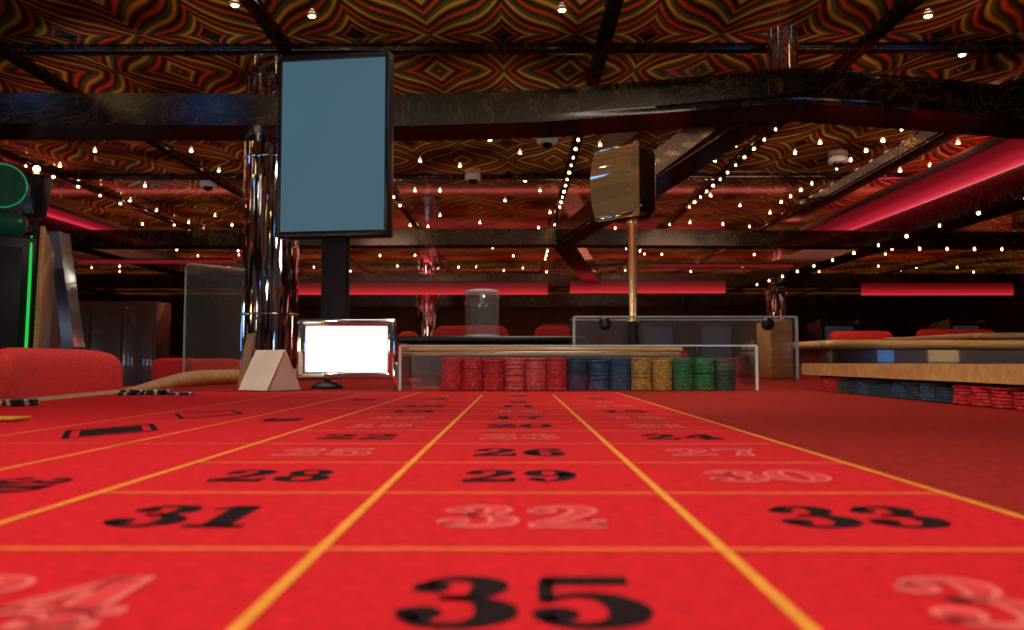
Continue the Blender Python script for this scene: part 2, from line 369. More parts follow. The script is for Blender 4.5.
for k in sorted(rows):
    for i, (px, py) in enumerate(rows[k]):
        p = atz(px, py, CZ - .003)
        if any(abs(p.x - r) < .09 for r in RX): p.x += .14
        if abs(p.y - 9.7) < .09: p.y += .13
        l = 'small downlight in the middle bay, %s from left in its %s row' % (ORD[i + 1], RN[k])
        if ml is None: ml = downlight(p, .019, l, 'middle bay downlights')
        else: dup(ml, p, 0, l)
# strings of bare bulbs along the ribs
sb = MB().sphere((0, 0, -.009), .016, (1, 1, .7), 12, 8)
bulb0 = tag(sb.build('string_bulb', M_['bulb2']), 'bulb', 'bulb')
first = True
def bulb(p, label, group):
    global first
    o = bulb0 if first else bulb0.copy()
    if not first: COL.objects.link(o)
    first = False
    o.location = p; o['label'] = label; o['group'] = group
    s = random.choice((.7, .85, 1, 1, 1.15)); o.scale = (s, s, 1)
strings = [('rib above the wheel', .6, 7.4, 11.6, 12), ('rib right of the pole display', 2.42, 7.4, 11.6, 12), ('rib beside the right soffit', 4.05, 6.8, 11.6, 12), ('rib above the chrome pillar', -1.63, 8.0, 11.6, 6), ('rib beside the left soffit', -5.45, 7.6, 11.4, 7)]
for nm, x, y0, y1, n in strings:
    for i in range(n):
        y = y0 + (y1 - y0) * (i + .5) / n; zz = CZ - .0605; x_ = x
        if abs(x - 4.05) < .01: x_, zz = 3.70, CZ - .001
        bulb((x_, y, zz), 'warm bulb, %s from camera, on the %s' % (ORD[i + 1], nm), 'bulbs on the ' + nm)
for i in range(12):
    y = 8.0 + i * .82
    bulb((4.99, y, BZ0 - .0805), 'warm bulb, %s from camera, under the right longitudinal beam' % ORD[i + 1], 'bulbs under the right longitudinal beam')
for i in range(9):
    bulb((5.6 + i * .42, 12.2 + .02 * i, BZ0 - .001), 'warm bulb, %s from left, under the right end of the second beam' % ORD[i + 1], 'bulbs under the second beam')
for nm, x, y0, y1, n in (('left', -3.65, 12.6, 17.6, 8), ('middle', .6, 12.6, 17.6, 8), ('right', 2.42, 12.6, 17.6, 8), ('far right', 6.7, 12.6, 17.6, 8), ('far left', -5.45, 12.6, 17.4, 8)):
    for i in range(n):
        bulb((x, y0 + (y1 - y0) * (i + .5) / n, CZ - .0605), 'tiny bulb, %s from camera on the %s rib of the third bay' % (ORD[i + 1], nm), 'bulbs of the third bay')
for yy, nn in ((13.4, 11), (14.3, 10), (16.0, 12), (17.0, 11), (19.2, 18), (20.2, 14), (21.6, 20)):
    for i in range(nn):
        x = -yy * .58 + yy * 1.16 * (i + .5 + random.uniform(-.4, .4)) / nn
        if any(abs(x - r) < .12 for r in RX): x += .2
        bulb((x, yy + random.uniform(-.25, .25), CZ - .001), 'tiny warm lamp in the dark far ceiling, one of many scattered in rows', 'tiny lamps of the far ceiling')
# dome cameras
dm = None
for px, py, lab in ((547, 140, 'dome camera in the middle bay just under the first beam'), (473, 177, 'dome camera above the clear jar'), (838, 160, 'dome camera near the right red soffit'), (208, 184, 'dome camera left of the chrome pillar')):
    p = atz(px, py, CZ - .03); p.z = CZ
    if dm is None:
        dm = thing('dome_camera', lab, 'camera', p, 0, 'ceiling dome cameras')
        MB().lathe([(.09, 0), (.105, -.02), (.10, -.06), (.07, -.068)], 24).build('housing', M_['domew'], dm)
        MB().sphere((0, 0, -.066), .06, (1, 1, .9)).build('dome', M_['black'], dm)
    else: dup(dm, p, 0, lab)

# ------------------------------------------------------------------ chrome pillars
def pillar(x, y, r, z1, label, rz=0):
    t = thing('chrome_pillar', label, 'pillar', (x, y, 0), rz, 'mirrored chrome pillars')
    MB().lathe([(r * 1.15, 0), (r * 1.15, .12), (r * 1.05, .15)], 32).build('base', M_['black'], t)
    pts = [(r, .15)] + [(r, z) for z in (.9, 1.6, 2.3)] + [(r, z1)]
    MB().lathe(pts, 48).build('shaft', M_['pillar'], t)
    for z in (1.22, 2.45): MB().lathe([(r * 1.005, z), (r * 1.02, z + .004), (r * 1.02, z + .016), (r * 1.005, z + .02)], 48).build('ring', M_['chrome'], t)
pillar(-1.95, 6.45, .215, CZ - .001, 'large mirrored chrome pillar behind the tall teal screen')
p = at(428, 310, 18.6); pillar(p.x, 18.6, .27, CZ - .001, 'distant mirrored pillar left of the clear jar')
p = at(777, 300, 18.6); pillar(p.x, 18.6, .25, CZ - .001, 'distant mirrored pillar right of the brass pole display')
t = thing('chrome_hanger', 'short chrome column between the first marble beam apex and ceiling', 'hanger', (1.80, 5.45, BZ1 + .001))
MB().lathe([(.10, 0), (.10, CZ - .002 - BZ1)], 32).build('shaft', M_['pillar'], t)
MB().lathe([(.11, 0), (.115, .015), (.105, .03)], 32).build('collar', M_['chrome'], t)

# ------------------------------------------------------------------ roulette table
def cat(pts, n=6, closed=False):
    out = []; m = len(pts)
    for i in range(m if closed else m - 1):
        p = [Vector(pts[(i + k) % m]) if closed else Vector(pts[max(0, min(m - 1, i + k))]) for k in (-1, 0, 1, 2)]
        for s in range(n):
            u = s / n
            out.append(.5 * ((2 * p[1]) + (p[2] - p[0]) * u + (2 * p[0] - 5 * p[1] + 4 * p[2] - p[3]) * u * u + (3 * p[1] - p[0] - 3 * p[2] + p[3]) * u ** 3))
    if not closed: out.append(Vector(pts[-1]))
    return out
left_edge = [(-.70, -.5), (-.70, .4), (-.72, 1.1), (-.77, 1.6), (-.81, 1.95), (-.80, 2.25), (-.73, 2.55), (-.65, 2.85), (-.6, 3.12)]
le = [(v.x, v.y) for v in cat([(*q, 0) for q in left_edge], 5)]
tbl = thing('roulette_table', 'large roulette table with printed red betting felt filling the foreground', 'roulette table')
outline = [(1.08, -.5), (1.08, 3.12)] + le[::-1]
MB().prism(outline, T - .10, T - .003).build('apron', M_['dark_wood'], tbl, smooth=0)
MB().prism([(.85, -.35), (.85, 2.9), (-.45, 2.9), (-.5, -.35)], 0, T - .10).build('pedestal', M_['dark_wood'], tbl, smooth=0)
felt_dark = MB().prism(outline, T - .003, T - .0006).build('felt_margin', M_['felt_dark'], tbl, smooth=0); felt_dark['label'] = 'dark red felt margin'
XL, XR = -3.2 * H, 3.25 * H
CW = (XR - XL) / 3; R0 = 2.56 * H; RH = 1.886 * H
felt = MB().prism([(XR + .003, -.5), (XR + .003, 1.66), (-.70, 1.66)] + [q for q in le[::-1] if q[1] < 1.6], T - .0006, T).build('layout_felt', M_['felt'], tbl, smooth=0)
felt['label'] = 'bright red printed felt'
lw = .062 * H; ln = MB(); cr = MB(); z = T + .0002
def rect(mb, x0, x1, y0, y1, z): mb.face([(x0, y0, z), (x1, y0, z), (x1, y1, z), (x0, y1, z)])
yN = R0 + 12 * RH
for i in range(4): rect(ln, XL + i * CW - lw / 2, XL + i * CW + lw / 2, R0, yN + (RH if i in (0, 3) else 0), z + .0001)
for i in range(13): rect(cr, XL, XR, R0 + i * RH - lw * .5, R0 + i * RH + lw * .5, z)
rect(cr, XL, XR, yN + RH - lw / 2, yN + RH + lw / 2, z)
XD, XO = -4.8 * H, -7.0 * H
rect(ln, XD - lw * .4, XD + lw * .4, R0, yN, z); rect(ln, XO - lw * .3, XO + lw * .3, R0, yN, z)
for i in range(0, 13, 4): rect(cr, XD, XL, R0 + i * RH - lw * .4, R0 + i * RH + lw * .4, z)
for i in range(0, 13, 2): rect(cr, XO, XD, R0 + i * RH - lw * .3, R0 + i * RH + lw * .3, z)
ln.build('layout_lines', M_['line'], felt, smooth=0); cr.build('cross_lines', M_['cross'], felt, smooth=0)
# numerals: heavy slab style with ball terminals
def loop(cx, cy, rx, ry, side, top): return [(cx + rx * math.cos(a), cy + ry * math.sin(a), top + (side - top) * abs(math.cos(a)) ** 1.5) for a in [2 * PI * k / 20 for k in range(21)]]
DG = {
 '0': ([loop(.33, .5, .225, .455, .20, .08)], []),
 '1': ([[(.27, .04, .21), (.27, .96, .21)], [(.04, .04, .085), (.50, .04, .085)], [(.02, .80, .06), (.15, .86, .09), (.28, .95, .06)]], []),
 '2': ([[(.13, .72, .08), (.17, .87, .08), (.33, .955, .09), (.49, .86, .17), (.50, .68, .20), (.36, .42, .13), (.12, .14, .10)], [(.06, .09, .18), (.62, .09, .18)], [(.58, .09, .08), (.61, .30, .05)]], [(.16, .72, .105)]),
 '3': ([[(.13, .77, .07), (.18, .90, .07), (.33, .955, .08), (.48, .87, .17), (.48, .70, .18), (.39, .56, .08), (.24, .53, .06)], [(.24, .53, .06), (.42, .50, .09), (.53, .36, .20), (.52, .18, .19), (.37, .048, .09), (.17, .08, .07), (.09, .22, .07)]], [(.16, .76, .10), (.14, .25, .115)]),
 '4': ([[(.43, .03, .20), (.43, .97, .20)], [(.40, .96, .07), (.22, .62, .08), (.05, .30, .08)], [(.02, .28, .10), (.66, .28, .10)], [(.24, .04, .085), (.63, .04, .085)]], []),
 '5': ([[(.11, .91, .16), (.58, .91, .16)], [(.12, .95, .07), (.10, .48, .06)], [(.10, .48, .05), (.24, .595, .07), (.42, .56, .13), (.53, .36, .21), (.50, .16, .18), (.34, .048, .09), (.16, .08, .07), (.09, .21, .07)]], [(.145, .235, .115)]),
 '6': ([loop(.35, .29, .185, .245, .18, .08), [(.14, .30, .19), (.15, .60, .17), (.25, .86, .10), (.40, .955, .07), (.53, .85, .07)]], [(.50, .80, .095)]),
 '7': ([[(.06, .90, .18), (.61, .90, .18)], [(.59, .88, .06), (.40, .50, .14), (.32, .03, .21)], [(.09, .90, .07), (.06, .66, .05)]], []),
 '8': ([loop(.33, .745, .17, .205, .15, .08), loop(.33, .27, .21, .225, .18, .085)], []),
 'D': ([[(.16, .03, .2), (.16, .97, .2)], [(.02, .05, .09), (.30, .05, .09), (.50, .2, .14), (.56, .5, .2), (.50, .8, .14), (.30, .95, .09), (.02, .95, .09)]], []),
}
s6, b6 = DG['6']; DG['9'] = ([[(.66 - x, 1 - y, w) for x, y, w in st] for st in s6], [(.66 - x, 1 - y, r) for x, y, r in b6])
def numeral(mb, txt, cx, cy, hgt, z, grow=0., rot=0., wide=1.0):
    adv = lambda c: .575 if c == '1' else .70
    tot = sum(adv(c) for c in txt) - .04; ox = 0
    def tf(x, y):
        a = (x - tot / 2) * hgt * wide; b = (y - .5) * hgt
        return (cx + a * math.cos(rot) - b * math.sin(rot), cy + a * math.sin(rot) + b * math.cos(rot), z)
    for ch in txt:
        st, balls = DG[ch]
        for s in st:
            pts = cat(s, 5) if len(s) > 2 else [Vector(q) for q in s]
            d0 = (pts[0] - pts[1]).xy.normalized(); d1 = (pts[-1] - pts[-2]).xy.normalized()
            pts = [Vector(q) for q in pts]; pts[0].xy += d0 * grow / 2; pts[-1].xy += d1 * grow / 2
            A, B = [], []
            for k, q in enumerate(pts):
                d = (pts[min(k + 1, len(pts) - 1)] - pts[max(k - 1, 0)]).xy.normalized(); n = Vector((-d.y, d.x)); w = max(.012, (q.z + grow) / 2)
                A.append(mb.bm.verts.new(tf(ox + q.x + n.x * w, q.y + n.y * w))); B.append(mb.bm.verts.new(tf(ox + q.x - n.x * w, q.y - n.y * w)))
            for k in range(len(pts) - 1):
                mb.bm.faces.new((B[k], B[k + 1], A[k + 1], A[k]))
        for x, y, r in balls: mb.face([tf(ox + x + (r + grow / 2) * math.cos(a), y + (r + grow / 2) * math.sin(a)) for a in [2 * PI * k / 18 for k in range(18)]])
        ox += adv(ch)
REDS = {1, 3, 5, 7, 9, 12, 14, 16, 18, 19, 21, 23, 25, 27, 30, 32, 34, 36}
NH = .74 * H
for n in range(1, 37):
    row = (36 - n) // 3; c = (n - 1) % 3
    cx = XL + (c + .5) * CW; cy = R0 + (row + .5) * RH; s = str(n)
    if n in REDS:
        a = MB(); numeral(a, s, cx, cy, NH, z + .0001, .05, wide=1.06); o = a.build('printed_number', M_['pink_print'], felt, smooth=0, fix=False)
        o['label'] = 'pale outlined red number %d' % n
        b = MB(); numeral(b, s, cx, cy, NH, z + .0002, -.05, wide=1.06); i2 = b.build('number_fill', M_['felt_fill'], None, smooth=0, fix=False)
        bm = bmesh.new(); bm.from_mesh(o.data); k0 = len(bm.faces); bm.from_mesh(i2.data); bm.faces.ensure_lookup_table()
        for fc in bm.faces[k0:]: fc.material_index = 1
        bm.to_mesh(o.data); bm.free(); o.data.materials.append(M_['felt_fill']); bpy.data.objects.remove(i2)
    else:
        a = MB(); numeral(a, s, cx, cy, NH, z + .0001, .02, wide=1.05); o = a.build('printed_number', M_['black_print'], felt, smooth=0, fix=False); o['label'] = 'black number %d' % n
a = MB(); numeral(a, '0', (XL + XR) / 2, yN + RH / 2, NH, z + .0001); a.build('printed_number', M_['pink_print'], felt, smooth=0, fix=False)
for k, tx in enumerate(('3D', '2D', '1D')):
    a = MB(); numeral(a, tx, (XL + XD) / 2 - .003, R0 + (4 * k + 2.2) * RH, .60 * H, z + .0001, .02, -PI / 2, 1.05)
    a.build('printed_dozen', M_['black_print'], felt, smooth=0, fix=False)
def diamond(cx, cy, a, b, inner, mat):
    d = MB(); o = [(cx - a, cy), (cx, cy - b), (cx + a, cy), (cx, cy + b)]; i1 = [(cx + (x - cx) * .86, cy + (y - cy) * .86) for x, y in o]; i2 = [(cx + (x - cx) * .68, cy + (y - cy) * .68) for x, y in o]
    for k in range(4):
        q = (k + 1) % 4; d.face([(*o[k], z + .0001), (*o[q], z + .0001), (*i1[q], z + .0001), (*i1[k], z + .0001)])
    d.face([(*p, z + .0001) for p in i2])
    ob = d.build('printed_diamond', M_['black_print'], felt, smooth=0, mats=[M_['black_print'], M_[mat]]); ob.data.polygons[4].material_index = 1
    ob['label'] = inner
diamond((XD + XO) / 2, R0 + 5 * RH, .68 * H, 1.35 * H, 'black diamond with outline', 'black_print')
diamond((XD + XO) / 2, R0 + 7 * RH, .68 * H, 1.35 * H, 'red diamond with black outline', 'felt')
# wooden rail along the player side
rp = []
for x, y in le:
    e = max(0, min(1, (y - 1.6) / .55)); e = e * e * (3 - 2 * e)
    rp.append((x - .010, y, T - .004 + e * .020))
MB().path(rp, [.010 + .013 * max(0, min(1, (q[1] - 1.6) / .5)) for q in rp], 12).build('armrest_rail', M_['wood'], tbl)

# ------------------------------------------------------------------ roulette wheel
wc = at(540, 362, 2.33)
wh = thing('roulette_wheel', 'roulette wheel with thin wood rim seen edge on behind chips', 'roulette wheel', (wc.x, 2.33, T))  # root of the whole wheel: bowl, rim, rotor and turret
MB().lathe([(.33, .001), (.35, .03), (.362, .055), (.366, .070), (.366, .0735), (.35, .0735), (.34, .068), (.28, .045), (.25, .035)], 64).build('bowl', M_['black'], wh)
MB().lathe([(.345, .074), (.388, .074), (.393, .077), (.393, .083), (.388, .086), (.355, .086), (.345, .082)], 64).build('rim', M_['wood'], wh)
MB().lathe([(.245, .037), (.24, .047), (.18, .042), (.10, .052), (.03, .060)], 48).build('rotor', M_['dark_wood'], wh)
MB().lathe([(.025, .060), (.018, .075), (.012, .085), (.02, .090), (.008, .096)], 20).build('turret', M_['brass'], wh)

# ------------------------------------------------------------------ acrylic chip rack + chips
rk = thing('chip_rack', 'long clear acrylic chip rack with wood cap in front of the roulette wheel', 'chip rack', (0, 1.735, T))
x0, x1 = -.247, .505
MB().box(((x0 + x1) / 2, 0, .047), (x1 - x0, .006, .092)).build('front_panel', M_['acrylic'], rk, smooth=0)
for xx in (x0, x1): MB().box((xx, .068, .047), (.006, .128, .092)).build('end_panel', M_['acrylic'], rk, smooth=0)
MB().box(((x0 + x1) / 2, -.0002, .0945), (x1 - x0, .0064, .0030)).build('polished_edge', M_['edge'], rk, smooth=0)
for xx in (x0, x1): MB().box((xx, -.0002, .047), (.0050, .0070, .093)).build('corner_edge', M_['edge'], rk, smooth=0)
MB().box((x0 - .010, .002, .03), (.010, .012, .06), bevel=.002).build('corner_post', M_['chrome'], rk)
MB().box(((x0 + .375) / 2, .132, .0895), (.375 - x0, .018, .009), bevel=.003).build('wood_cap', M_['wood'], rk)
MB().box(((x0 + .375) / 2, .138, .042), (.375 - x0 - .012, .004, .085)).build('back_panel', M_['frost'], rk, smooth=0)
CH_T, CH_R = .0046, .0226
CPROF = [(CH_R * .55, 0), (CH_R - .001, 0), (CH_R, .001), (CH_R, CH_T - .0014), (CH_R - .001, CH_T - .0004), (CH_R * .55, CH_T - .0004)]
def chip_mesh(kind, spot):
    mb = MB(); n = 24
    mb.lathe(CPROF, n)
    bm = mb.bm; bm.faces.ensure_lookup_table()
    for f in bm.faces:
        c = f.calc_center_median(); r = math.hypot(c.x, c.y)
        if r > CH_R * .7:
            a = math.atan2(c.y, c.x) % (2 * PI)
            if int(a / (2 * PI) * n) % 4 == 0: f.material_index = 1
    o = mb.build('casino_chip', None, mats=[M_['chip_' + kind], spot])
    me = o.data; bpy.data.objects.remove(o); return me
CME = {k: chip_mesh(k, M_['chip_spot'] if k == 'black' else pm('spot_' + k, tuple(min(1, c * 1.35 + .015) for c in CHIP[k]), .5)) for k in CHIP}
WORD = {'red': 'red', 'rose': 'rose pink', 'blue': 'blue', 'navy': 'dark blue', 'tan': 'yellow tan', 'green': 'green', 'dark': 'dark green', 'black': 'black and white'}
def chip(kind, loc, label, group, sc=1.0):
    o = bpy.data.objects.new('casino_chip', CME[kind]); COL.objects.link(o); o.location = loc
    o.rotation_euler = (0, 0, random.uniform(0, 6)); o.scale = (sc, sc, 1)
    return tag(o, label, 'chip', group)
seq = ['red', 'red', 'red', 'rose', 'rose', 'red', 'navy', 'blue', 'blue', 'tan', 'tan', 'green', 'green', 'dark']
CNT = [15, 15, 14, 15, 15, 15, 15, 14, 15, 15, 14, 15, 15, 14]
nst = {}
for i, k in enumerate(seq):
    nst[k] = nst.get(k, 0) + 1; cnt = CNT[i]
    wd = '%s %s stack' % (ORD[nst[k]], WORD[k]) if seq.count(k) > 1 else 'only %s stack' % WORD[k]
    x = -.142 + i * .0455; yo = random.uniform(-.004, .004)
    for j in range(cnt):
        chip(k, (x + random.uniform(-.0005, .0005), 1.780 + yo + random.uniform(-.0035, .0035), T + .0002 + j * CH_T),
             '%s chip, %s from top, %s of acrylic rack' % (WORD[k], ORD[cnt - j], wd), 'chips in the long acrylic rack', random.uniform(.985, 1.0))
# the hidden second row behind the front stacks, beyond the 300 individual chips
sb2 = MB(); slots_ = list(dict.fromkeys(seq)); cnt_f = []
for i in range(13):
    k = seq[i]; x = -.142 + (i + .5) * .0455
    for j in range(15):
        n0 = len(sb2.bm.faces); sb2.lathe([(r * .99, zz) for r, zz in CPROF], 16, (x + random.uniform(-.0004, .0004), 1.8275 + random.uniform(-.0005, .001), T + .0002 + j * CH_T)); cnt_f.append((n0, len(sb2.bm.faces), slots_.index(k)))
sb2.bm.faces.ensure_lookup_table()
for a_, b_, mi in cnt_f:
    for f in sb2.bm.faces[a_:b_]: f.material_index = mi
tag(sb2.build('rear_chips', None, mats=[M_['chip_' + k] for k in slots_]), 'second row of coloured chip stacks packed behind the front stacks of the acrylic rack', 'chips', None, 'stuff')
# dealer-side wooden ledge rack at right
lr = thing('dealer_ledge', 'straight honey wood ledge over low chip stacks at the right table side', 'ledge', (0, 0, T))
led = [(.608, .72), (.616, 1.2), (.624, 1.6), (.630, 1.80), (.641, 1.845), (.70, 1.865), (.86, 1.865), (.86, .72)]
lm = MB().prism([(v.x, v.y) for v in cat([(*q, 0) for q in led[:6]], 4)] + led[6:], .0325, .0570)
bmesh.ops.bevel(lm.bm, geom=[e for e in lm.bm.edges if abs(e.verts[0].co.z - e.verts[1].co.z) < 1e-5], offset=.0085, segments=4, affect='EDGES')
lm.build('ledge_top', M_['wood'], lr)
MB().box((.79, 1.28, .016), (.02, 1.05, .0318)).build('back_board', M_['dark_wood'], lr, smooth=0)
for yy in (.80, 1.84): MB().box((.74, yy, .016), (.12, .02, .0316)).build('end_support', M_['dark_wood'], lr, smooth=0)
rseq = ['red', 'red', 'red', 'red', 'navy', 'blue', 'navy', 'blue', 'navy', 'navy', 'blue', 'navy', 'dark', 'red', 'red']
nst2 = {}
for i, k in enumerate(rseq):
    nst2[k] = nst2.get(k, 0) + 1; cnt = 6 if i % 4 else 5
    wd = '%s %s stack from camera' % (ORD[nst2[k]], WORD[k])
    y = 1.03 + i * .050; ex = .613 + (y - 1.0) * .0195
    for j in range(cnt):
        chip(k, (ex + .030 + random.uniform(-.001, .001), y, T + .0002 + j * CH_T), '%s chip, %s from top, %s under right ledge' % (WORD[k], ORD[cnt - j], wd), 'chips under the right wooden ledge', .92)
# loose black and white chips on the left
pl = at(133, 395, 1.50); q0 = Vector((pl.x, 1.50, T + .0006))
for i, (dx, dy, dz) in enumerate(((0, 0, 0), (.004, .002, CH_T), (.046, .006, 0), (.050, .005, CH_T), (.093, .0, 0))):
    chip('black', (q0.x - .005 + dx, q0.y + dy, T + .0006 + dz), ('lower chip of the left pair beside the tent card' , 'upper chip of the left pair beside the tent card', 'lower chip of the middle pair beside the tent card', 'upper chip of the middle pair beside the tent card', 'single black and white chip nearest the tent card')[i], 'loose black and white chips')
for j in range(2): chip('black', (-.683, 1.13, T + .0006 + j * CH_T), ('lower', 'upper')[j] + ' black and white chip at the left frame edge beside red chair', 'loose black and white chips')
pq = atz(8, 421, T); tag(MB().box((0, 0, .002), (.030, .03, .003), bevel=.001).build('marker_plaque', M_['yellow']), 'small yellow plaque lying on the felt at the far left edge', 'plaque').location = (pq.x, pq.y, T + .0006)

# ------------------------------------------------------------------ small sign frame, tent card, menu board
c = at(347, 349, 1.86)
sg = thing('table_sign', 'chrome framed lit white tabletop sign on a black foot', 'sign', (c.x, 1.86, T), math.radians(2))
zc = c.z - T; W, Hh = .222, .137
fm = MB()
for (dx, dz, sx, sz) in ((0, Hh / 2 - .009, W, .018), (0, -Hh / 2 + .009, W, .018)): fm.box((dx, 0, zc + dz), (sx, .024, sz), bevel=.006, seg=3)
for sx in (-1, 1): fm.box((sx * (W / 2 - .010), 0, zc), (.020, .024, Hh - .004), bevel=.006, seg=3)
fm.build('frame', M_['chrome'], sg)
MB().box((0, .002, zc), (W - .034, .010, Hh - .030)).build('lit_panel', M_['white'], sg, smooth=0)
MB().box((0, .012, zc), (W - .02, .010, Hh - .02)).build('back_panel', M_['black'], sg, smooth=0)
MB().path([(-.045, .008, zc - Hh / 2 + .004), (-.045, .004, .012)], .008).build('stem', M_['black'], sg)
MB().lathe([(.036, .001), (.036, .006), (.026, .013), (.008, .018)], 24, c=(-.045, .004, 0)).build('foot', M_['black'], sg)
c = at(264, 388, 1.70)
tc_ = thing('tent_card', 'cream folded tent card standing left of the chrome sign', 'tent card', (c.x, 1.74, T + .001), math.radians(-34))
w, hh, dd = .092, .084, .044
def sheet(pts, th):
    b = MB(); n = (Vector(pts[1]) - Vector(pts[0])).cross(Vector(pts[3]) - Vector(pts[0])).normalized() * th
    A = [b.bm.verts.new(p) for p in pts]; B = [b.bm.verts.new(Vector(p) + n) for p in pts]
    b.bm.faces.new(A); b.bm.faces.new(B[::-1])
    for k in range(4): b.bm.faces.new((A[k], B[k], B[(k + 1) % 4], A[(k + 1) % 4]))
    return b
sheet([(-w / 2, -dd, 0), (w / 2, -dd, 0), (w / 2, 0, hh), (-w / 2, 0, hh)], .0012).build('front_leaf', M_['card'], tc_, smooth=0)
sheet([(-w / 2, dd, 0), (w / 2, dd, 0), (w / 2, .001, hh), (-w / 2, .001, hh)], -.0012).build('rear_leaf', M_['card'], tc_, smooth=0)
for sx in (-1, 1):
    g_ = MB(); xx = sx * (w / 2 - .002)
    A = [g_.bm.verts.new(q) for q in ((xx, -dd + .001, 0), (xx, dd - .001, 0), (xx, .0005, hh - .002))]; B = [g_.bm.verts.new(v.co + Vector((-sx * .001, 0, 0))) for v in A]
    g_.bm.faces.new(A); g_.bm.faces.new(B[::-1])
    for k in range(3): g_.bm.faces.new((A[k], B[k], B[(k + 1) % 3], A[(k + 1) % 3]))
    g_.build('side_face', M_['card'], tc_, smooth=0)
b0 = at(236, 372, 2.0)
mn = sheet([(0, 0, 0), (.03, -.035, 0), (.052, -.035, .128), (.022, 0, .128)], .004).build('menu_board', M_['tan'], smooth=0); tag(mn, 'narrow tan board leaning upright behind the tent card', 'board'); mn.location = (b0.x, 2.02, T + .001)

# ------------------------------------------------------------------ tall teal screen on post
c = at(333, 144, 3.5)
ts = thing('display_screen', 'tall portrait display with blank teal screen on a black post', 'screen', (c.x, 3.5, 0), math.radians(-8))
a, b = at(275, 54, 3.5), at(395, 237, 3.5)
W = .505; zt, zb = a.z, b.z
fr = MB(); fr.box((0, .035, (zt + zb) / 2), (W, .07, zt - zb), bevel=.008); fr.build('casing', M_['black'], ts)
bz = MB(); hz = zt - zb
for dz in (-1, 1): bz.box((0, -.002, (zt + zb) / 2 + dz * (hz / 2 - .014)), (W - .004, .016, .026), bevel=.004)
for dx in (-1, 1): bz.box((dx * (W / 2 - .010), -.002, (zt + zb) / 2), (.018, .016, hz - .006), bevel=.004)
bz.build('bezel', M_['black'], ts)
MB().box((0, -.001, (zt + zb) / 2), (W - .034, .006, hz - .045)).build('lit_panel', M_['teal'], ts, smooth=0)
MB().box((0, .05, zb / 2 + .03), (.115, .05, zb + .03), bevel=.006).build('post', M_['matte'], ts)
MB().box((0, .05, .012), (.40, .34, .022), bevel=.006).build('floor_plate', M_['matte'], ts)

# ------------------------------------------------------------------ acrylic wheel guard
gd = thing('wheel_guard', 'clear acrylic guard box with black knobs and wooden end block behind the wheel', 'guard', (0, 2.85, T))
gx0, gx1, gh = at(574, 350, 2.85).x, at(797, 350, 2.85).x, .215
MB().box(((gx0 + gx1) / 2, 0, gh / 2), (gx1 - gx0, .008, gh)).build('front_panel', M_['acrylic'], gd, smooth=0)
MB().box(((gx0 + gx1) / 2, .20, gh / 2), (gx1 - gx0, .008, gh)).build('rear_panel', M_['frost'], gd, smooth=0)
for xx in (gx0, gx1): MB().box((xx, .10, gh / 2), (.008, .19, gh)).build('end_panel', M_['acrylic'], gd, smooth=0)
MB().box((gx1 - .047, .10, gh / 2 - .004), (.078, .17, gh - .014), bevel=.004).build('end_block', M_['wood'], gd)
for yy in (0, .20): MB().box(((gx0 + gx1) / 2, yy, gh + .002), (gx1 - gx0, .009, .006)).build('polished_edge', M_['edge'], gd, smooth=0)
for xx in (gx0, gx1): MB().box((xx, -.0005, gh / 2), (.008, .010, gh)).build('corner_edge', M_['edge'], gd, smooth=0)
for px in (605, 768):
    k = at(px, 324, 2.83); MB().sphere((k.x, -.016, k.z - T), .023, (1, .8, 1)).build('knob', M_['black'], gd)

# ------------------------------------------------------------------ number display on brass pole
c = at(633, 300, 2.95); top = at(633, 222, 2.95).z
bp_ = thing('pole_display', 'gold mirrored display box on a brass pole rising behind the wheel', 'display', (c.x, 2.95, T))
MB().lathe([(.04, 0), (.04, .006), (.018, .012), (.018, .205)], 24).build('lower_tube', M_['matte'], bp_)
MB().lathe([(.020, .205), (.020, .214), (.0145, .218), (.0145, top - T - .02), (.022, top - T - .01), (.022, top - T)], 24).build('pole', M_['brass'], bp_)
RZ = Euler((0, 0, math.radians(-48))); cb = Vector((-.012, 0, top - T + .137))
def loc(v): return cb + RZ.to_matrix() @ Vector(v)
bw, bd, bh = .185, .135, .27
MB().box(loc((0, 0, 0)), (bw, bd, bh), RZ, bevel=.045, seg=6).build('casing', M_['gloss_brown'], bp_)
rings = []
for i in range(25):
    u = -1 + 2 * i / 24; zz = u * (bh / 2 - .004); yf = -bd / 2 - .006 - .030 * (1 - u * u)
    rings.append([loc((-bw / 2 - .002, yf, zz)), loc((bw / 2 + .002, yf, zz)), loc((bw / 2 + .002, -bd / 2 + .012, zz)), loc((-bw / 2 - .002, -bd / 2 + .012, zz))])
MB().loft(rings).build('mirror_face', M_['mirror_gold'], bp_, smooth=30)
for u in (-.95, .95):
    MB().box(loc((0, -bd / 2 - .008 - .030 * (1 - u * u), u * (bh / 2 - .004))), (bw, .010, .010), RZ, bevel=.002).build('chrome_trim', M_['chrome'], bp_)

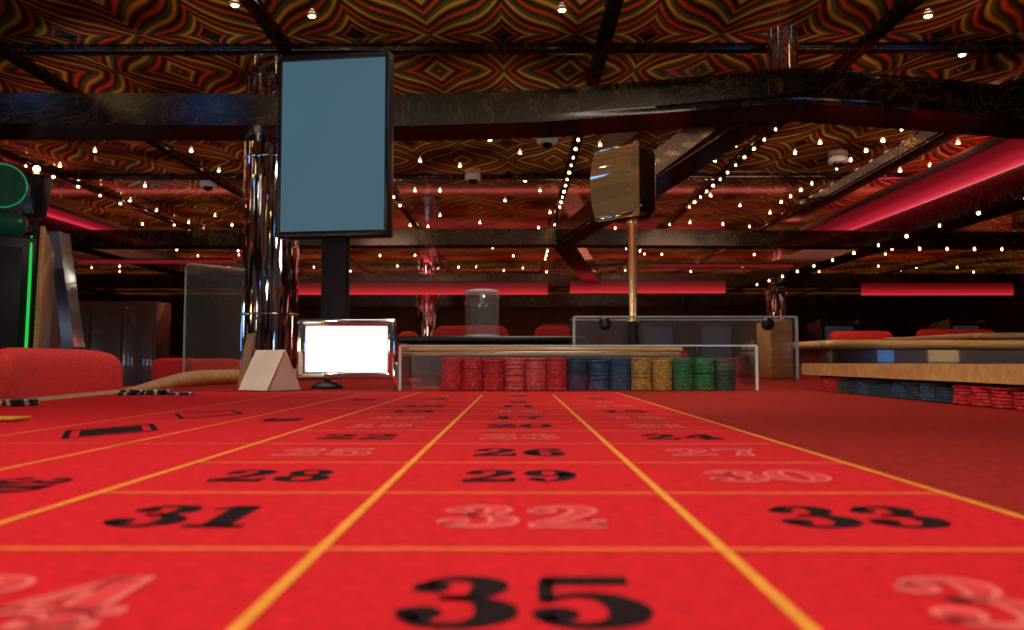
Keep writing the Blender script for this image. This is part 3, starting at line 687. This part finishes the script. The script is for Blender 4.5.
# ------------------------------------------------------------------ counter and clear jar behind the wheel
ct = thing('counter', 'black topped counter carrying the clear jar behind the wheel', 'counter', (-.11, 3.75, 0))
zc = at(480, 336, 3.5).z
MB().box((0, 0, (zc - .03) / 2), (.70, .5, zc - .03), bevel=.01).build('body', M_['dark_wood'], ct)
MB().box((0, 0, zc - .015), (.80, .6, .028), bevel=.01, seg=3).build('worktop', M_['black'], ct)
c = at(482, 335, 3.62)
jr = thing('clear_jar', 'clear acrylic cylinder jar standing on the black counter', 'jar', (c.x, 3.62, zc - .0005))
MB().lathe([(.074, .002), (.074, .19), (.070, .195)], 32).build('body', M_['frost'], jr)
MB().lathe([(.077, .001), (.077, .008)], 32).build('base_rim', M_['edge'], jr)
MB().lathe([(.077, .194), (.077, .203), (.06, .208)], 32).build('lid', M_['edge'], jr)
MB().lathe([(.035, .012), (.05, .11), (.05, .15)], 24).build('inner_cup', M_['acrylic'], jr)

# ------------------------------------------------------------------ chairs
def make_chair(label, locn, rz, group='red upholstered chairs'):
    t = thing('casino_chair', label, 'chair', locn, rz, group)
    MB().box((0, 0, .56), (.50, .48, .12), bevel=.04, seg=4).build('seat', M_['redfab'], t)
    rings = []; z0, z1 = .62, .90
    for i in range(25):
        a = -1 + 2 * i / 24; a = math.copysign(1 - (1 - abs(a)) ** 1.5, a)
        x = a * .31; yc = -.27 + .08 * a * a
        e = (1 - min(1, abs(a)) ** 7) ** (1 / 2.2) if abs(a) < 1 else 0.06
        e = max(.10, e); hh_ = (z1 - z0) / 2 * (.62 + .38 * e); th = .045 * (.25 + .75 * e)
        zc_ = z0 + (z1 - z0) / 2 - (1 - e) * .01
        ring = []
        for k in range(20):
            u = 2 * PI * k / 20; cu, su = math.cos(u), math.sin(u)
            ring.append((x, yc + math.copysign(abs(cu) ** .7, cu) * th, zc_ + math.copysign(abs(su) ** .45, su) * hh_))
        rings.append(ring)
    MB().loft(rings).build('backrest', M_['redfab'], t, smooth=70)
    for sx in (-1, 1):
        for sy in (-1, 1): MB().path([(sx * .2, sy * .18, .51), (sx * .23, sy * .21, 0)], [.022, .015], 10).build('leg', M_['dark_wood'], t)
    return t
ch0 = make_chair('red upholstered chair at the left edge behind the table rail', (-1.12, 2.38, 0), -PI / 2)
def chair_at(px, Y, rz, lab, group='distant red chairs', z=0):
    p = at(px, 362, Y); return dup(ch0, (p.x, Y, z), rz, lab, group)
chair_at(158, 8.2, PI * .85, 'distant red chair, left one by the glass partition'); chair_at(212, 9.2, PI * 1.1, 'distant red chair directly below the glass partition')
chair_at(186, 10.8, PI * .2, 'farther red chair behind the pair near the glass partition')
def sofa(px0, px1, py, Y, lab):
    a, b = at(px0, py, Y), at(px1, py, Y); w = b.x - a.x
    t = thing('red_sofa', lab, 'sofa', ((a.x + b.x) / 2, Y, 0), 0, 'red curved sofas')
    MB().box((0, .0, .25), (w, .6, .42), bevel=.06, seg=3).build('seat', M_['redfab'], t)
    MB().box((0, .32, a.z / 2), (w, .16, a.z), bevel=.075, seg=4).build('backrest', M_['redfab'], t)
    MB().box((0, 0, .02), (w * .9, .5, .04)).build('plinth', M_['black'], t, smooth=0)
sofa(430, 508, 324, 6.2, 'red sofa with rounded back behind the clear jar'); sofa(535, 575, 324, 6.4, 'small red sofa right of the clear jar'); sofa(392, 415, 330, 7.0, 'small red sofa right of the chrome sign')
sofa(840, 905, 330, 9.0, 'red sofa behind the right game tables, nearest the brass pole'); sofa(930, 1010, 328, 9.4, 'wide red sofa at the right end behind the game tables')

# ------------------------------------------------------------------ further game tables at right
def game_table(lab, cx, cy, w, d, zt, rz):
    t = thing('game_table', lab, 'game table', (cx, cy, 0), rz, 'further game tables')
    pts = [(v.x, v.y) for v in cat([(-w / 2, -d * .36, 0), (-w * .46, -d / 2, 0), (0, -d * .51, 0), (w * .46, -d / 2, 0), (w / 2, -d * .36, 0), (w / 2, d * .36, 0), (w * .46, d / 2, 0), (-w * .46, d / 2, 0), (-w / 2, d * .36, 0)], 4, True)]
    MB().prism(pts, zt - .12, zt - .02).build('apron', M_['dark_wood'], t)
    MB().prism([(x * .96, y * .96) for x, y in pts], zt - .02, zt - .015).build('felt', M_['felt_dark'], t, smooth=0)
    MB().path([(x, y, zt - .005) for x, y in pts], .026, 12, True, .8).build('armrest_rail', M_['wood'], t)
    MB().box((0, 0, (zt - .12) / 2), (w * .55, d * .5, zt - .12)).build('pedestal', M_['dark_wood'], t, smooth=0)
    return t
game_table('second game table with honey wood rail right of the acrylic guard', 2.02, 3.9, 1.5, .95, .935, math.radians(3))
game_table('third game table with wood rail farther back at the right', 3.75, 5.5, 2.0, 1.0, 1.02, math.radians(4))
chair_at(815, 5.6, PI, 'tall red chair behind the second game table')
for px, Y, rz, lab in ((880, 7.2, .4, 'distant red chair between the second and third game tables'), (760, 7.0, -.3, 'distant red chair below the right distant pillar'), (985, 7.6, 2.5, 'distant red chair at the right end of the far row'), (700, 8.5, .2, 'distant red chair just right of the brass pole'),
                       (600, 10.5, .1, 'small far red chair left of the brass pole'), (660, 11.0, .3, 'small far red chair right beside the brass pole'), (510, 10.2, -.2, 'small far red chair right of the clear jar'), (365, 9.5, .2, 'small far red chair behind the chrome sign')):
    chair_at(px, Y, rz, lab, 'distant red chairs', .12 if Y > 9.4 else 0)
    if Y > 9.4:
        p = at(px, 362, Y); pd = tag(MB().lathe([(.45, 0), (.45, .11), (.43, .119)], 28).build('floor_plinth', M_['dark_wood']), lab.replace('red chair', 'round dais') , 'dais', 'low round daises'); pd.location = (p.x, Y, .0005)

# ------------------------------------------------------------------ slot machines
def slot(lab, locn, rz, group='slot machines', led='green', disc=True, scr='slotscreen'):
    t = thing('slot_machine', lab, 'slot machine', locn, rz, group)
    MB().box((0, 0, .38), (.62, .55, .76), bevel=.02).build('base_cabinet', M_['dark_wood'], t)
    MB().box((0, .05, 1.12), (.60, .40, .72), bevel=.02).build('upper_cabinet', M_['black'], t)
    MB().box((0, -.17, 1.14), (.46, .04, .56), Euler((math.radians(-8), 0, 0)), bevel=.006).build('screen', M_[scr], t)
    MB().box((0, -.30, .80), (.56, .18, .05), Euler((math.radians(-12), 0, 0)), bevel=.01).build('button_panel', M_['black'], t)
    for sx in (-1, 1):
        MB().box((sx * .265, -.175, 1.16), (.011, .03, .64), Euler((math.radians(-8), 0, 0)), bevel=.004).build('light_strip', M_[led], t)
        MB().box((sx * .315, -.02, 1.14), (.022, .46, .70), Euler((math.radians(-10), 0, 0)), bevel=.006).build('side_fin', M_['wood'] if disc else M_['black'], t)
    if disc:
        ox, R_ = .12, .108
        dsc = MB()
        dsc.path([(ox, -.06, 1.73), (ox, .06, 1.73)], R_, 36); o = dsc.build('round_topper', M_['greendisc'], t)
        rg = MB(); rg.path([(ox + R_ * math.cos(a), -.065, 1.73 + R_ * math.sin(a)) for a in [2 * PI * k / 36 for k in range(36)]], .004, 8, True); rg.build('topper_ring', M_['greenrim'], o)
        MB().box((.02, 0, 1.55), (.42, .12, .11), bevel=.05, seg=4).build('topper_neck', M_['greendisc'], t)
    return t
p = at(-34, 362, 4.0)
slot('slot machine with round green topper and green light strip at left', (p.x + .015, 4.0, 0), math.radians(24))
pk = at(36, 196, 4.42)
ps = thing('black_speaker', 'black box lamp unit on a slim pole beside the green topper', 'speaker', (pk.x, 4.42, 0))
MB().path([(0, 0, 0), (0, 0, pk.z - .12)], .014).build('pole', M_['black'], ps)
MB().box((0, 0, pk.z), (.10, .12, .24), Euler((0, math.radians(8), 0)), bevel=.02).build('housing', M_['black'], ps)
MB().sphere((.01, -.02, pk.z + .145), .018).build('lamp', M_['bulb2'], ps)
wp = at(52, 290, 4.75)
fin = thing('curved_partition', 'slanted wood and chrome fin panel right of the left slot machine', 'partition', (wp.x, 4.75, 0))
MB().prism([(-.08, 0), (-.03, 0), (-.03, .14), (-.08, .14)], .0, 1.60).build('wood_panel', M_['wood'], fin, smooth=0)
f2 = MB(); f2.face([(-.02, -.02, 1.62), (.04, -.02, 1.62), (.15, -.02, .95), (.11, -.02, .6), (.08, -.02, .95)]); g = bmesh.ops.extrude_face_region(f2.bm, geom=f2.bm.faces[:])
for v in g['geom']:
    if isinstance(v, bmesh.types.BMVert): v.co.y += .12
f2.build('chrome_fin', M_['chrome'], fin, smooth=0)
MB().prism([(-.08, -.02), (.12, -.02), (.12, .3), (-.08, .3)], .0, .62).build('base', M_['dark_wood'], fin, smooth=0)
# glass partition
a, b = at(186, 264, 5.6), at(243, 372, 5.6)
gp = thing('glass_partition', 'tall clear glass panel with polished edge left of the chrome pillar', 'partition', ((a.x + b.x) / 2, 5.6, 0))
gw = b.x - a.x; zt = a.z
MB().box((0, 0, zt / 2), (gw, .012, zt - .01)).build('pane', M_['frost'], gp, smooth=0)
MB().path([(-gw / 2, 0, .0), (-gw / 2, 0, zt - .03), (-gw / 2 + .01, 0, zt - .008), (-gw / 2 + .03, 0, zt), (gw / 2, 0, zt - .04)], .007, 8).build('polished_edge', M_['edge'], gp)
# far machines and sideboard
for px, Y, rz, sc, lab in ((655, 13.2, .2, 'farscreen', 'small far slot machine right of the brass pole'), (100, 10.6, -.2, 'slotscreen', 'dark slot machine far left behind the partition'), (560, 13.6, 0, 'farscreen', 'small far slot machine left of the brass pole'), (715, 13.4, -.1, 'farscreen', 'small far slot machine near the right distant pillar'), (835, 13.0, .1, 'farscreen', 'small far slot machine left of the right sofas'), (365, 13.5, -.1, 'farscreen', 'small far slot machine behind the chrome sign'), (960, 12.8, .2, 'farscreen', 'small far slot machine behind the wide right sofa')):
    p = at(px, 362, Y); s = slot(lab, (p.x, Y, 0), rz, 'distant slot machines', 'slotscreen', False, sc)
# unseen lit machines added around the camera for the pillar and brass to reflect
for i, (x, y, sc) in enumerate(((-7.0, -.8, 'reflect_blue'), (-6.0, -1.3, 'reflect_gold'), (-5.0, -1.8, 'reflect_blue'), (-4.0, -2.2, 'reflect_gold'), (-3.1, -2.6, 'reflect_white'), (-2.2, -2.8, 'reflect_gold'), (4.2, -2.5, 'reflect_blue'), (5.4, -2.2, 'reflect_gold'), (6.6, -1.6, 'reflect_blue'), (-9.5, 2.0, 'reflect_gold'), (-9.5, 3.4, 'reflect_blue'), (-9.5, 4.8, 'reflect_white'), (-9.5, 6.2, 'reflect_gold'), (-9.5, 7.6, 'reflect_blue'))):
    rz = PI + .0 if y < 0 else PI / 2
    slot('added lit slot machine, out of view behind the photographer, %s of its row' % ORD[i + 1], (x, y, 0), rz, 'added lit slot machines for reflections', 'slotscreen', False, sc)
sb_ = thing('sideboard', 'dark wooden panelled cupboard far left behind the fin panel', 'cupboard', (-4.9, 9.6, 0))
MB().box((0, 0, .78), (1.5, .4, 1.56), bevel=.01).build('body', M_['door_wood'], sb_)
for i in range(4):
    d = MB().box((-.555 + i * .37, -.21, .80), (.34, .03, 1.4), bevel=.008).build('door', M_['door_wood'], sb_)
    MB().sphere((-.555 + i * .37 + (.13 if i % 2 == 0 else -.13), -.235, .85), .012).build('knob', M_['brass'], d)

# ------------------------------------------------------------------ lamps and added fill lights
def area(nm, locn, rot, sx, sy, e, col):
    l = bpy.data.lights.new(nm, 'AREA'); l.shape = 'RECTANGLE'; l.size = sx; l.size_y = sy; l.energy = e; l.color = col
    o = bpy.data.objects.new(nm, l); COL.objects.link(o); o.location = locn; o.rotation_euler = rot; return o
def spot(nm, locn, tgt, e, col, ang, blend=.8, r=.15):
    l = bpy.data.lights.new(nm, 'SPOT'); l.energy = e; l.color = col; l.spot_size = math.radians(ang); l.spot_blend = blend; l.shadow_soft_size = r
    o = bpy.data.objects.new(nm, l); COL.objects.link(o); o.location = locn
    o.rotation_euler = (Vector(tgt) - Vector(locn)).to_track_quat('-Z', 'Y').to_euler(); return o
spot('table_spot', (-.25, .0, 2.95), (-.2, .1, T), 165, (1, .92, .86), 56, 1, .25)
area('table_lamp', (-.1, 1.2, 3.0), (0, 0, 0), 1.4, 1.4, 10, (1, .86, .76))
spot('rack_fill', (.3, -.9, 2.2), (.15, 1.80, T + .06), 145, (1, .90, .80), 22, .6, .08)  # added fill so the chip fronts are lit
spot('ledge_fill', (-1.1, .5, 2.1), (.66, 1.35, T + .03), 66, (1, .86, .70), 28, .7, .08)  # added fill for the ledge side and the chips beneath
spot('card_fill', (-1.0, -.3, 2.0), (-.54, 1.74, T + .05), 55, (1, .92, .82), 11, .5, .05)  # added fill to brighten the tent card front
spot('jar_fill', (.4, 1.6, 2.8), (-.13, 3.62, 1.05), 60, (1, .92, .84), 9, .5, .05)  # added fill to brighten the clear jar
area('rear_table_lamp', (.2, 3.4, 3.0), (0, 0, 0), 1.2, .8, 30, (1, .86, .72))
spot('right_table_spot', (1.3, .8, 2.9), (2.3, 3.6, .9), 110, (1, .82, .62), 34, .8, .1)
spot('left_chair_fill', (-.5, .9, 2.9), (-1.35, 2.4, .85), 75, (1, .84, .72), 24, .8, .1)  # added fill to brighten the left chair
area('left_room_fill', (-2.6, 7.6, 2.95), (math.radians(25), 0, 0), 1.0, .5, 20, (1, .58, .34))  # added fill for the cupboard and chairs at far left
area('right_room_fill', (3.6, 7.6, 2.95), (math.radians(25), 0, 0), 2.0, .5, 34, (1, .58, .34))  # added fill for the furniture at far right
for y, e, c in ((12.05, 16, (1, .12, .10)), (17.4, 70, (1, .06, .07)), (23.5, 65, (1, .05, .07))):
    area('added_uplight', (0, y, BZ1 + .02), (PI, 0, 0), 18, .2, e, c)  # unseen uplights added above the beams to redden the ceiling
area('cove_uplight', (4.7, 9.2, 2.82), (PI, 0, 0), .2, 5, 14, (1, .06, .10))
area('bay_lamp', (0, 9, 3.0), (0, 0, 0), 8, 3, 34, (1, .50, .32))
area('far_lamp', (0, 15, 3.0), (0, 0, 0), 10, 4, 80, (1, .28, .18))
area('back_lamp', (0, 25, 2.9), (0, 0, 0), 14, 2, 70, (1, .30, .16))
w = bpy.data.worlds.new('world'); SC.world = w; w.use_nodes = True
w.node_tree.nodes['Background'].inputs[0].default_value = (.40, .34, .38, 1); w.node_tree.nodes['Background'].inputs[1].default_value = .08
